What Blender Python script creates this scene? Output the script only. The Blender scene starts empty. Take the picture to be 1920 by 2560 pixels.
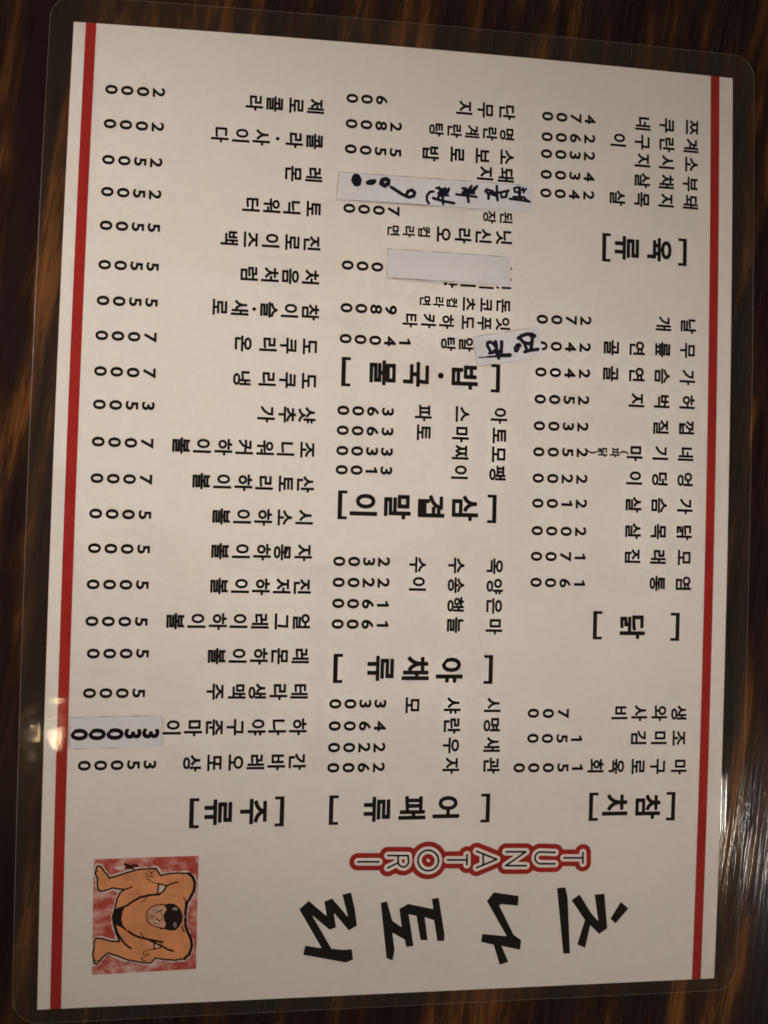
import bpy, bmesh, math, random
import numpy as np
from mathutils import Vector, Matrix
random.seed(7)
C = bpy.context.scene.collection
SC = bpy.context.scene
MM = 0.001
PW, PH = 210.0, 294.32          # printed sheet, millimetres
LIFT = 2.1                      # the menu is a little bowed and lies this far up at its datum
BOW = (3.303, 1.600, -0.698, -1.530, 1.561, -1.575)

def height(x, y):
    """how far the bowed sheet stands off the table at sheet point x, y (mm)"""
    x = min(max(x, 0.0), PW); y = min(max(y, 0.0), PH)
    u = x / PW; v = 1 - y / PH; a = BOW
    return (LIFT + a[0]*4*v*(1-v) + a[1]*4*u*(1-u)*(1-v)**2 + a[2]*4*v*(1-v)*(2*u-1)
            + a[3]*(1-v)*(1-u) + a[4]*(1-v)*u + a[5]*v*u)

def world(x, y, z):
    return Vector(((x - PW/2) * MM, (y - PH/2) * MM, z * MM))

# ---------------------------------------------------------------- camera
cam_data = bpy.data.cameras.new('camera')
cam = bpy.data.objects.new('camera', cam_data); C.objects.link(cam); SC.camera = cam
cam_data.sensor_fit = 'VERTICAL'; cam_data.sensor_height = 24.0
cam_data.lens = 24.0 * 1923.0 / 2560.0
cam_data.clip_start = 0.01; cam_data.clip_end = 20
Rc = Matrix(((0.99345799, 0.02518913, 0.11138547), (-0.02769709, 0.9993952, 0.02102611), (-0.11078847, -0.02397361, 0.99355482)))
cam.matrix_world = Matrix.Translation(world(71.730, 142.500, 237.606 + LIFT)) @ Rc.transposed().to_4x4()
cam_data.dof.use_dof = True
cam_data.dof.focus_distance = 0.235
cam_data.dof.aperture_fstop = 9.0

# ---------------------------------------------------------------- light of the room
w = bpy.data.worlds.new('World'); SC.world = w; w.use_nodes = True
bg = w.node_tree.nodes['Background']
bg.inputs[0].default_value = (1.0, 0.84, 0.68, 1); bg.inputs[1].default_value = 0.07

def lamp(name, loc, target, size, power, col, shape='DISK', spread=math.pi):
    l = bpy.data.lights.new(name, 'AREA'); l.shape = shape; l.size = size; l.energy = power; l.color = col; l.spread = spread
    o = bpy.data.objects.new(name, l); C.objects.link(o)
    o.location = loc
    o.rotation_euler = (Vector(target) - Vector(loc)).to_track_quat('-Z', 'Y').to_euler()
    return o
lamp('ceiling_lamp', (1.16, -0.68, 1.15), (0.05, -0.05, 0), 0.13, 7.2, (1.0, 0.90, 0.80))
lamp('ceiling_lamp', (-1.75, 0.35, 0.95), (0, 0, 0), 0.90, 9.0, (1.0, 0.90, 0.81))
lamp('added_pool_light', (-2.0, 0.75, 1.3), (-0.055, 0.030, 0), 0.20, 0.19, (1.0, 0.89, 0.79), spread=math.radians(8.5))  # invented narrow beam, added to brighten a pool left of the sheet's centre
lamp('pendant_lamp', (-0.50, -0.42, 1.15), (-0.1, -0.06, 0), 0.045, 0.16, (1.0, 0.74, 0.44))

SC.view_settings.view_transform = 'Standard'
SC.view_settings.look = 'None'
SC.view_settings.exposure = 0
SC.view_settings.gamma = 1
SC.cycles.filter_width = 1.75

# ---------------------------------------------------------------- materials
def new_mat(name):
    m = bpy.data.materials.new(name); m.use_nodes = True
    nt = m.node_tree; nt.nodes.clear()
    out = nt.nodes.new('ShaderNodeOutputMaterial')
    return m, nt, out
def N(nt, t, **k):
    n = nt.nodes.new(t)
    for a, v in k.items(): setattr(n, a, v)
    return n
def ramp(nt, src, stops):
    r = N(nt, 'ShaderNodeValToRGB'); e = r.color_ramp.elements
    e[0].position, e[0].color = stops[0][0], (*stops[0][1], 1)
    e[1].position, e[1].color = stops[-1][0], (*stops[-1][1], 1)
    for p, c in stops[1:-1]:
        q = e.new(p); q.color = (*c, 1)
    nt.links.new(src, r.inputs[0]); return r
def mapped(nt, scale, rot=0.0, loc=(0, 0, 0)):
    tc = N(nt, 'ShaderNodeTexCoord')
    m1 = N(nt, 'ShaderNodeMapping'); m1.inputs['Rotation'].default_value = (0, 0, rot); m1.inputs['Location'].default_value = loc
    m2 = N(nt, 'ShaderNodeMapping'); m2.inputs['Scale'].default_value = scale
    nt.links.new(tc.outputs['Object'], m1.inputs[0]); nt.links.new(m1.outputs[0], m2.inputs[0])
    return m2.outputs[0]
def noise(nt, vec, scale, detail=4, rough=0.5, dist=0.0):
    n = N(nt, 'ShaderNodeTexNoise'); n.inputs['Scale'].default_value = scale; n.inputs['Detail'].default_value = detail
    n.inputs['Roughness'].default_value = rough; n.inputs['Distortion'].default_value = dist
    nt.links.new(vec, n.inputs['Vector']); return n.outputs['Fac']
def math_(nt, op, a, b=None, clamp=False):
    m = N(nt, 'ShaderNodeMath', operation=op); m.use_clamp = clamp
    for i, v in enumerate((a, b)):
        if v is None: continue
        if isinstance(v, (int, float)): m.inputs[i].default_value = v
        else: nt.links.new(v, m.inputs[i])
    return m.outputs[0]

def flat_mat(name, col, rough=0.6, spec=0.3, grain=0.0, gscale=900):
    m, nt, out = new_mat(name)
    b = N(nt, 'ShaderNodeBsdfPrincipled'); b.inputs['Roughness'].default_value = rough
    b.inputs['Specular IOR Level'].default_value = spec
    if grain:
        v = mapped(nt, (1, 1, 1)); f = noise(nt, v, gscale, 3, 0.6)
        g = ramp(nt, f, [(0.3, tuple(c*(1-grain) for c in col)), (0.7, tuple(min(1, c*(1+grain)) for c in col))])
        nt.links.new(g.outputs[0], b.inputs['Base Color'])
    else:
        b.inputs['Base Color'].default_value = (*col, 1)
    nt.links.new(b.outputs[0], out.inputs[0]); return m

def paper_mat(col):
    m, nt, out = new_mat('menu_paper')
    b = N(nt, 'ShaderNodeBsdfPrincipled'); b.inputs['Roughness'].default_value = 0.7; b.inputs['Specular IOR Level'].default_value = 0.0
    v = mapped(nt, (1, 1, 1))
    g = ramp(nt, noise(nt, v, 500, 3, 0.6), [(0.3, tuple(c*0.975 for c in col)), (0.7, tuple(c*1.02 for c in col))])
    sp = ramp(nt, noise(nt, v, 330, 1, 0.5), [(0.845, (1, 1, 1)), (0.875, (0.45, 0.42, 0.38))])
    mu = N(nt, 'ShaderNodeMix', data_type='RGBA', blend_type='MULTIPLY'); mu.inputs[0].default_value = 1
    nt.links.new(g.outputs[0], mu.inputs[6]); nt.links.new(sp.outputs[0], mu.inputs[7])
    nt.links.new(mu.outputs[2], b.inputs['Base Color']); nt.links.new(b.outputs[0], out.inputs[0]); return m
M_PAPER = paper_mat((0.765, 0.738, 0.712))
M_WHITE = flat_mat('unprinted_white', (0.765, 0.738, 0.712), 0.7, 0.0, 0.025, 500)
M_INK = flat_mat('black_ink', (0.010, 0.009, 0.009), 0.6, 0.0)
M_RED = flat_mat('red_ink', (0.34, 0.023, 0.018), 0.6, 0.0, 0.05, 500)
M_DRED = flat_mat('logo_red_ink', (0.34, 0.024, 0.018), 0.6, 0.0, 0.05, 500)
M_SKIN = flat_mat('skin_ink', (0.70, 0.30, 0.135), 0.6, 0.0, 0.16, 160)
M_FACE = flat_mat('face_ink', (0.64, 0.35, 0.23), 0.6, 0.0, 0.05, 300)
M_HALO = flat_mat('white_print', (0.62, 0.58, 0.56), 0.6, 0.0, 0.06, 300)
M_STRIP = flat_mat('correction_paper', (0.64, 0.64, 0.67), 0.55, 0.15, 0.02, 900)
M_CUT = flat_mat('dark_cut_line', (0.10, 0.085, 0.075), 0.7, 0.1)
M_PEN = flat_mat('marker_ink', (0.009, 0.009, 0.018), 0.6, 0.1)

def wash_mat():
    m, nt, out = new_mat('red_wash_print')
    b = N(nt, 'ShaderNodeBsdfPrincipled'); b.inputs['Roughness'].default_value = 0.6; b.inputs['Specular IOR Level'].default_value = 0
    v = mapped(nt, (1, 1.4, 1), 0.2)
    f = noise(nt, v, 210, 7, 0.68, 0.2)
    r = ramp(nt, f, [(0.33, (0.44, 0.05, 0.035)), (0.46, (0.48, 0.10, 0.08)), (0.56, (0.60, 0.27, 0.24)), (0.70, (0.66, 0.52, 0.50))])
    nt.links.new(r.outputs[0], b.inputs['Base Color']); nt.links.new(b.outputs[0], out.inputs[0]); return m
M_WASH = wash_mat()

def film_mat(name, haze, hazecol, tint, wavy, rough=0.10):
    m, nt, out = new_mat(name)
    tr = N(nt, 'ShaderNodeBsdfTransparent'); tr.inputs[0].default_value = (*tint, 1)
    gl = N(nt, 'ShaderNodeBsdfGlossy'); gl.inputs['Roughness'].default_value = rough
    df = N(nt, 'ShaderNodeBsdfDiffuse'); df.inputs[0].default_value = (*hazecol, 1)
    geo = N(nt, 'ShaderNodeNewGeometry')
    dt = N(nt, 'ShaderNodeVectorMath', operation='DOT_PRODUCT'); nt.links.new(geo.outputs['Incoming'], dt.inputs[1])
    # Schlick reflectance of plastic, the same from either side of the film
    c1 = math_(nt, 'SUBTRACT', 1.0, math_(nt, 'ABSOLUTE', dt.outputs['Value']), True)
    fr = math_(nt, 'ADD', math_(nt, 'MULTIPLY', math_(nt, 'POWER', c1, 5.0), 0.96), 0.04)
    v = mapped(nt, (1, 1, 1))
    n1 = noise(nt, v, 60, 2, 0.5); n2 = noise(nt, v, 900, 3, 0.6)
    hsum = math_(nt, 'ADD', math_(nt, 'MULTIPLY', n1, 6.0), math_(nt, 'MULTIPLY', n2, 0.16))
    bp = N(nt, 'ShaderNodeBump'); bp.inputs['Strength'].default_value = wavy; bp.inputs['Distance'].default_value = 0.00008
    nt.links.new(hsum, bp.inputs['Height'])
    nt.links.new(bp.outputs[0], gl.inputs['Normal']); nt.links.new(bp.outputs[0], dt.inputs[0])
    # cloudiness of the plastic, in faint patches
    hz = noise(nt, v, 35, 5, 0.6)
    hr = math_(nt, 'MULTIPLY', math_(nt, 'ADD', hz, 0.5), haze)
    sc = ramp(nt, noise(nt, mapped(nt, (1, 0.45, 1), 0.25), 95, 8, 0.72, 1.2), [(0.68, (0, 0, 0)), (0.80, (1, 1, 1))])
    hr = math_(nt, 'ADD', hr, math_(nt, 'MULTIPLY', sc.outputs[0], 0.10))
    mx1 = N(nt, 'ShaderNodeMixShader'); nt.links.new(hr, mx1.inputs[0]); nt.links.new(tr.outputs[0], mx1.inputs[1]); nt.links.new(df.outputs[0], mx1.inputs[2])
    mx2 = N(nt, 'ShaderNodeMixShader'); nt.links.new(fr, mx2.inputs[0]); nt.links.new(mx1.outputs[0], mx2.inputs[1]); nt.links.new(gl.outputs[0], mx2.inputs[2])
    nt.links.new(mx2.outputs[0], out.inputs[0]); return m
M_FILM = film_mat('laminate_film', 0.006, (0.55, 0.50, 0.42), (0.985, 0.98, 0.965), 0.7, 0.055)
M_MARGIN = film_mat('laminate_margin', 0.008, (0.55, 0.46, 0.34), (0.97, 0.95, 0.91), 0.35, 0.05)
M_RIM = flat_mat('laminate_rim', (0.16, 0.14, 0.11), 0.3, 0.6)
M_FEDGE = film_mat('laminate_cut_edge', 0.30, (0.60, 0.55, 0.46), (0.9, 0.9, 0.88), 0.2, 0.2)

def wood_mat():
    m, nt, out = new_mat('dark_streaked_wood')
    b = N(nt, 'ShaderNodeBsdfPrincipled')
    ROT = math.radians(7.5)
    # broad wandering bands of dark heartwood, thin orange streaks inside them
    warp = noise(nt, mapped(nt, (1, 0.45, 1), ROT), 16, 2, 0.5)
    s1 = noise(nt, mapped(nt, (1, 0.10, 1), ROT), 52, 3, 0.55, 0.25)
    s2 = noise(nt, mapped(nt, (1, 0.10, 1), ROT, (0.3, 0, 0)), 125, 6, 0.60, 0.25)
    patchy = noise(nt, mapped(nt, (1, 0.30, 1), ROT, (0.7, 0.1, 0)), 42, 3, 0.6, 0.2)
    f = math_(nt, 'ADD', math_(nt, 'MULTIPLY', s1, 0.40), math_(nt, 'MULTIPLY', s2, 0.60))
    f = math_(nt, 'ADD', f, math_(nt, 'MULTIPLY', math_(nt, 'SUBTRACT', warp, 0.5), 0.12))
    f = math_(nt, 'ADD', f, math_(nt, 'MULTIPLY', math_(nt, 'SUBTRACT', patchy, 0.5), 0.16))
    col = ramp(nt, f, [(0.0, (0.010, 0.006, 0.006)), (0.48, (0.017, 0.009, 0.008)), (0.535, (0.038, 0.017, 0.010)), (0.58, (0.125, 0.048, 0.014)), (0.65, (0.20, 0.078, 0.022)), (1.0, (0.20, 0.085, 0.025))])
    # short thin pores along the grain: darker, and open enough to catch the light
    p1 = noise(nt, mapped(nt, (1, 0.035, 1), ROT, (0.1, 0.2, 0)), 900, 2, 0.55, 0.15)
    pore = ramp(nt, p1, [(0.30, (0.5, 0.5, 0.5)), (0.42, (1, 1, 1))])
    mul = N(nt, 'ShaderNodeMix', data_type='RGBA', blend_type='MULTIPLY'); mul.inputs[0].default_value = 1
    nt.links.new(col.outputs[0], mul.inputs[6]); nt.links.new(pore.outputs[0], mul.inputs[7])
    nt.links.new(mul.outputs[2], b.inputs['Base Color'])
    b.inputs['Roughness'].default_value = 0.24
    b.inputs['Specular IOR Level'].default_value = 0.07
    g1 = noise(nt, mapped(nt, (1, 0.028, 1), ROT), 950, 3, 0.6, 0.3)
    g2 = noise(nt, mapped(nt, (1, 0.4, 1), ROT), 1500, 1, 0.5)
    g3 = noise(nt, mapped(nt, (1, 0.025, 1), ROT, (0.5, 0.3, 0)), 520, 2, 0.5, 0.2)
    gm = ramp(nt, g3, [(0.50, (0.08, 0.08, 0.08)), (0.60, (1, 1, 1))])
    hs = math_(nt, 'MULTIPLY', math_(nt, 'ADD', g1, math_(nt, 'MULTIPLY', g2, 0.22)), gm.outputs[0])
    bp = N(nt, 'ShaderNodeBump'); bp.inputs['Strength'].default_value = 1.0; bp.inputs['Distance'].default_value = 0.000015
    nt.links.new(hs, bp.inputs['Height']); nt.links.new(bp.outputs[0], b.inputs['Normal'])
    nt.links.new(b.outputs[0], out.inputs[0]); return m
M_WOOD = wood_mat()
M_GRAIN = flat_mat('raised_grain', (0.016, 0.009, 0.007), 0.12, 1.0)
M_METAL = flat_mat('dark_edge_band', (0.02, 0.014, 0.012), 0.5, 0.4)

# ---------------------------------------------------------------- what is printed where on the sheet (mm from its lower left corner)
LINES = [
 ('제로콜라', [(73.64,272.73),(67.59,272.69),(61.12,272.67),(54.92,272.65)], 'n', 0),
 ('2000', [(26.19,273.67),(21.49,273.67),(16.81,273.66),(12.13,273.66)], 'd', 0),
 ('콜라·사이다', [(73.59,261.76),(67.4,261.78),(62.31,261.8),(57.33,261.83),(51.16,261.86),(44.84,261.9)], 'n', 1),
 ('2000', [(26.28,262.82),(21.57,262.85),(16.87,262.89),(12.18,262.92)], 'd', 1),
 ('레몬', [(73.63,251.16),(67.41,251.12)], 'n', 2),
 ('2500', [(26.24,251.69),(21.54,251.7),(16.86,251.72),(12.19,251.73)], 'd', 2),
 ('토닉워터', [(73.77,240.49),(67.27,240.5),(61.14,240.51),(54.9,240.52)], 'n', 3),
 ('2500', [(26.28,241.79),(21.6,241.81),(16.93,241.83),(12.28,241.86)], 'd', 3),
 ('진로이즈백', [(73.63,229.66),(67.57,229.69),(61.17,229.73),(55.03,229.77),(48.74,229.82)], 'n', 4),
 ('5500', [(26.29,231.6),(21.62,231.57),(16.97,231.54),(12.34,231.52)], 'd', 4),
 ('처음처럼', [(73.52,219.13),(67.44,219.14),(61.24,219.15),(54.97,219.16)], 'n', 5),
 ('5500', [(26.35,219.68),(21.69,219.64),(17.04,219.59),(12.41,219.55)], 'd', 5),
 ('참이슬·새로', [(73.72,208.47),(67.45,208.48),(61.21,208.5),(56.77,208.51),(52.49,208.52),(46.43,208.54)], 'n', 6),
 ('5500', [(26.42,208.8),(21.72,208.77),(17.04,208.74),(12.38,208.71)], 'd', 6),
 ('도쿠리온', [(73.76,197.85),(67.46,197.84),(61.28,197.83),(53.86,197.82)], 'n', 7),
 ('7000', [(26.46,198.32),(21.76,198.29),(17.08,198.26),(12.41,198.23)], 'd', 7),
 ('도쿠리냉', [(73.76,187.31),(67.51,187.29),(61.3,187.28),(53.75,187.26)], 'n', 8),
 ('7000', [(26.56,187.55),(21.84,187.54),(17.13,187.53),(12.45,187.52)], 'd', 8),
 ('샷추가', [(73.56,176.89),(67.61,176.81),(61.27,176.72)], 'n', 9),
 ('3500', [(26.57,177.68),(21.86,177.65),(17.17,177.63),(12.5,177.61)], 'd', 9),
 ('조니워커하이볼', [(73.85,166.35),(67.43,166.33),(61.33,166.32),(55.08,166.31),(48.9,166.3),(42.63,166.28),(36.48,166.27)], 'n', 10),
 ('7000', [(26.62,166.53),(21.92,166.54),(17.24,166.56),(12.57,166.57)], 'd', 10),
 ('산토리하이볼', [(73.66,155.85),(67.68,155.84),(61.3,155.83),(55.15,155.83),(48.89,155.82),(42.71,155.82)], 'n', 11),
 ('7000', [(26.61,155.78),(21.91,155.77),(17.24,155.76),(12.59,155.75)], 'd', 11),
 ('시소하이볼', [(73.61,145.66),(67.63,145.6),(61.31,145.54),(55.07,145.48),(48.87,145.43)], 'n', 12),
 ('5000', [(26.67,145.3),(21.95,145.31),(17.26,145.32),(12.58,145.33)], 'd', 12),
 ('자몽하이볼', [(73.61,135.11),(67.35,135.09),(61.27,135.08),(55.04,135.06),(48.85,135.04)], 'n', 13),
 ('5000', [(26.62,135.12),(21.91,135.12),(17.23,135.13),(12.56,135.13)], 'd', 13),
 ('진저하이볼', [(73.56,124.76),(67.45,124.72),(61.24,124.67),(55.06,124.63),(48.87,124.59)], 'n', 14),
 ('5000', [(26.58,124.59),(21.88,124.57),(17.2,124.55),(12.54,124.53)], 'd', 14),
 ('얼그레이하이볼', [(73.61,114.28),(67.55,114.23),(61.2,114.19),(54.93,114.14),(48.8,114.09),(42.56,114.04),(36.4,113.99)], 'n', 15),
 ('5000', [(26.59,113.74),(21.88,113.73),(17.19,113.72),(12.52,113.71)], 'd', 15),
 ('레몬하이볼', [(73.57,103.85),(67.41,103.81),(61.21,103.77),(54.94,103.74),(48.76,103.7)], 'n', 16),
 ('5000', [(27.23,104.36),(22.53,104.33),(17.86,104.29),(13.21,104.26)], 'd', 16),
 ('테라생맥주', [(73.53,93.18),(67.33,93.17),(61.03,93.15),(54.96,93.13),(48.69,93.12)], 'n', 17),
 ('5000', [(26.47,92.67),(21.78,92.67),(17.12,92.67),(12.47,92.66)], 'd', 17),
 ('하나야구준마이', [(73.44,82.56),(67.24,82.53),(61.18,82.51),(54.88,82.48),(48.7,82.45),(42.48,82.43),(36.29,82.4)], 'n', 18),
 ('간바레오또상', [(73.51,72.02),(67.28,71.99),(61.08,71.95),(55.13,71.92),(48.88,71.89),(42.42,71.86)], 'n', 19),
 ('35000', [(30.25,71.56),(25.55,71.53),(20.88,71.5),(16.22,71.48),(11.59,71.45)], 'd', 19),
 ('단무지', [(133.98,276),(127.05,276),(120.22,276.01)], 'n', 20),
 ('600', [(94.1,276.51),(89.48,276.44),(84.89,276.37)], 'd', 20),
 ('명란계란탕', [(134.09,268.68),(128.58,268.64),(122.86,268.6),(117.21,268.56),(111.46,268.53)], 'm', 21),
 ('2800', [(98.72,268.31),(94.08,268.3),(89.46,268.29),(84.86,268.28)], 'd', 21),
 ('소보로밥', [(134.07,261.34),(126.15,261.14),(118.14,260.94),(109.78,260.74)], 'n', 22),
 ('5500', [(98.72,260.08),(94.06,260.13),(89.42,260.18),(84.79,260.23)], 'd', 22),
 ('돼지', [(133.94,255.4),(127.27,255.45)], 'n', 23),
 ('된장', [(134.27,241.82),(128.92,241.77)], 'q', 24),
 ('7000', [(98.59,241.5),(93.98,241.5),(89.38,241.5),(84.81,241.51)], 'd', 24),
 ('닛신라오', [(133.69,235.54),(127.09,235.44),(120.62,235.34),(114.29,235.25)], 'n', 25),
 ('컵라면', [(108.25,235.57),(103.44,235.48),(98.64,235.39)], 's', 25),
 ('000', [(93.92,223.69),(89.33,223.71),(84.76,223.72)], 'd', 26),
 ('돈코츠', [(133.92,213.81),(128.31,213.78),(122.77,213.75)], 'm', 27),
 ('9800', [(98.46,210.55),(93.87,210.52),(89.3,210.49),(84.75,210.46)], 'd', 27),
 ('컵라면', [(117.49,213.9),(113.28,213.95),(109.09,214.01)], 't', 27),
 ('잇푸도하카타', [(133.9,208.08),(128.01,208.01),(122.57,207.94),(115.93,207.86),(110.24,207.79),(104.48,207.73)], 'm', 28),
 ('알탕', [(122.26,201.08),(116.63,201.01)], 'm', 29),
 ('14000', [(103.02,200.8),(98.42,200.83),(93.83,200.86),(89.27,200.89),(84.72,200.92)], 'd', 29),
 ('아스파', [(133.25,179.29),(121.46,179.19),(109.31,179.09)], 'n', 30),
 ('3600', [(98.28,178.93),(93.7,178.9),(89.13,178.87),(84.58,178.85)], 'd', 30),
 ('토마토', [(133.4,172.99),(121.15,173.01),(109.46,173.04)], 'n', 31),
 ('3600', [(98.3,172.82),(93.7,172.79),(89.12,172.76),(84.56,172.73)], 'd', 31),
 ('모찌', [(133.3,167.1),(121.2,167.11)], 'n', 32),
 ('3300', [(98.28,166.59),(93.7,166.57),(89.14,166.55),(84.59,166.53)], 'd', 32),
 ('팽이', [(133.17,161.08),(121.12,160.99)], 'n', 33),
 ('3100', [(98.25,160.8),(93.67,160.75),(89.11,160.7),(84.57,160.65)], 'd', 33),
 ('옥수수', [(133.1,132.2),(120.94,132.19),(108.78,132.17)], 'n', 34),
 ('2300', [(98.27,132.85),(93.68,132.83),(89.12,132.81),(84.58,132.79)], 'd', 34),
 ('양송이', [(133.17,125.99),(120.91,126.08),(108.85,126.16)], 'n', 35),
 ('2200', [(98.31,126.43),(93.71,126.41),(89.13,126.39),(84.57,126.37)], 'd', 35),
 ('은행', [(133.19,119.82),(120.94,120.01)], 'n', 36),
 ('1600', [(98.26,119.88),(93.69,119.92),(89.14,119.96),(84.62,120)], 'd', 36),
 ('마늘', [(133.27,113.52),(120.97,113.75)], 'n', 37),
 ('1600', [(98.34,113.73),(93.74,113.72),(89.17,113.72),(84.61,113.71)], 'd', 37),
 ('시샤모', [(133.45,88.81),(120.75,88.9),(108.16,88.99)], 'n', 38),
 ('3300', [(98.34,89.45),(93.73,89.46),(89.15,89.46),(84.58,89.47)], 'd', 38),
 ('명란', [(133.44,82.78),(120.79,82.7)], 'n', 39),
 ('4600', [(98.4,82.68),(93.77,82.7),(89.17,82.72),(84.59,82.74)], 'd', 39),
 ('새우', [(133.58,76.55),(120.79,76.52)], 'n', 40),
 ('2200', [(98.41,76.08),(93.77,76.12),(89.15,76.15),(84.55,76.19)], 'd', 40),
 ('관자', [(133.68,70.15),(120.83,70.29)], 'n', 41),
 ('2600', [(98.4,70.01),(93.75,70.01),(89.12,70.02),(84.51,70.03)], 'd', 41),
 ('쯔쿠네', [(195.76,276.35),(187.3,276.19),(179.06,276.05)], 'n', 42),
 ('4700', [(161.3,275.91),(156.61,275.86),(151.93,275.82),(147.28,275.78)], 'd', 42),
 ('계란구이', [(195.55,270.06),(187.25,269.99),(179.02,269.93),(170.81,269.88)], 'n', 43),
 ('2600', [(161.23,269.49),(156.53,269.35),(151.84,269.2),(147.18,269.07)], 'd', 43),
 ('소시지', [(195.59,263.96),(187.2,263.86),(179.03,263.76)], 'n', 44),
 ('2300', [(161.21,263.86),(156.47,263.75),(151.76,263.65),(147.07,263.55)], 'd', 44),
 ('부채살', [(195.44,257.47),(187.21,257.45),(179,257.43)], 'n', 45),
 ('4300', [(161.2,257.11),(156.47,257.02),(151.76,256.93),(147.08,256.84)], 'd', 45),
 ('돼지목살', [(195.5,251.36),(187.17,251.23),(178.97,251.12),(170.69,251.01)], 'n', 46),
 ('2400', [(161.14,251.12),(156.41,251.03),(151.71,250.94),(147.03,250.85)], 'd', 46),
 ('날개', [(195.22,210.96),(186.8,211.03)], 'n', 47),
 ('2700', [(160.82,210.62),(156.06,210.53),(151.32,210.44),(146.6,210.36)], 'd', 47),
 ('무릎연골', [(195.19,202.96),(186.68,202.81),(178.05,202.66),(169.5,202.52)], 'n', 48),
 ('2400', [(160.74,202.1),(156.01,202.03),(151.31,201.97),(146.62,201.91)], 'd', 48),
 ('가슴연골', [(195.18,194.28),(186.63,194.24),(178.06,194.21),(169.41,194.17)], 'n', 49),
 ('2400', [(160.71,193.74),(155.94,193.69),(151.19,193.65),(146.46,193.6)], 'd', 49),
 ('허벅지', [(195.22,186.08),(186.63,185.98),(178.11,185.87)], 'n', 50),
 ('2500', [(160.59,185.22),(155.84,185.16),(151.11,185.1),(146.41,185.04)], 'd', 50),
 ('껍질', [(195.2,177.82),(186.51,177.7)], 'n', 51),
 ('2300', [(160.5,176.77),(155.75,176.71),(151.03,176.66),(146.33,176.6)], 'd', 51),
 ('네기마', [(195.06,169.42),(186.43,169.28),(177.84,169.15)], 'n', 52),
 ('2500', [(160.48,168.65),(155.74,168.56),(151.02,168.48),(146.32,168.4)], 'd', 52),
 ('(파닭)', [(174.21,169.2),(171.18,169.14),(167.2,169.07),(163.86,169)], 'p', 52),
 ('엉덩이', [(195.03,161.17),(186.46,161.12),(177.86,161.07)], 'n', 53),
 ('2200', [(160.53,160.22),(155.77,160.18),(151.04,160.15),(146.33,160.12)], 'd', 53),
 ('가슴살', [(195.11,152.66),(186.4,152.68),(177.81,152.71)], 'n', 54),
 ('2100', [(160.56,152.44),(155.81,152.38),(151.08,152.32),(146.37,152.25)], 'd', 54),
 ('닭목살', [(195.06,144.29),(186.39,144.3),(177.86,144.32)], 'n', 55),
 ('2000', [(160.54,143.66),(155.8,143.65),(151.09,143.64),(146.39,143.63)], 'd', 55),
 ('모래집', [(195.15,136.16),(186.44,136.14),(177.86,136.12)], 'n', 56),
 ('1700', [(160.54,135.67),(155.79,135.64),(151.07,135.62),(146.36,135.6)], 'd', 56),
 ('염통', [(195.2,127.8),(186.41,127.75)], 'n', 57),
 ('1600', [(160.57,127.31),(155.83,127.35),(151.12,127.4),(146.43,127.44)], 'd', 57),
 ('생와사비', [(194.83,86.31),(188.19,86.34),(181.5,86.36),(174.9,86.38)], 'n', 58),
 ('700', [(156.4,86.28),(151.54,86.36),(146.7,86.43)], 'd', 58),
 ('조미김', [(194.95,78.3),(188.31,78.35),(181.54,78.4)], 'n', 59),
 ('1500', [(160.98,78.35),(156.22,78.42),(151.48,78.49),(146.77,78.56)], 'd', 59),
 ('마구로육회', [(195.37,69.13),(188.3,69.23),(181.49,69.33),(174.4,69.43),(167.48,69.53)], 'n', 60),
 ('15000', [(161.54,69.21),(156.79,69.24),(152.05,69.28),(147.34,69.32),(142.64,69.35)], 'd', 60),
 ('주류', [(61.1,57.09),(50.64,57.06)], 'h', 'H0'),
 ('밥·국물', [(122.03,190.91),(114.49,190.91),(106.91,190.91),(96.43,190.91)], 'h', 'H1'),
 ('삼겹말이', [(123.08,150.04),(112.43,150.01),(101.93,149.98),(91.54,149.95)], 'h', 'H2'),
 ('야채류', [(119.53,99.96),(108.88,100.1),(98.26,100.24)], 'h', 'H3'),
 ('어패류', [(119.72,57.16),(109.08,57.13),(98.37,57.1)], 'h', 'H4'),
 ('육류', [(185.14,235.07),(174.25,234.92)], 'h', 'H5'),
 ('닭', [(178.38,113.94)], 'h', 'H6'),
 ('참치', [(185.24,56.42),(174.26,56.93)], 'h', 'H7'),
 ('33000', [(30.32,80.88),(25.21,80.82),(20.12,80.77),(15.06,80.72),(10.03,80.66)], 'D', 'P'),
]
HEADS = [[(68.62,57.04,2.81,9.11,1),(43.45,56.93,2.87,8.99,0)],[(131.87,190.9,2.91,8.85,1),(85.08,190.75,2.83,9.03,0)],[(131.66,150.04,2.91,8.88,1),(85.06,149.98,2.86,8.82,0)],[(131.84,100.1,2.86,9,1),(85.05,100.23,2.86,8.87,0)],[(132.16,56.94,2.91,9.04,1),(84.94,57.14,2.86,9.05,0)],[(192.93,234.9,2.97,9,1),(167.26,234.7,2.85,9.21,0)],[(192.72,113.97,3.04,9.04,1),(166.83,114.21,3.01,9.01,0)],[(192.99,56.44,3.04,9.18,1),(167.23,56.73,3.06,9.01,0)]]
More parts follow.
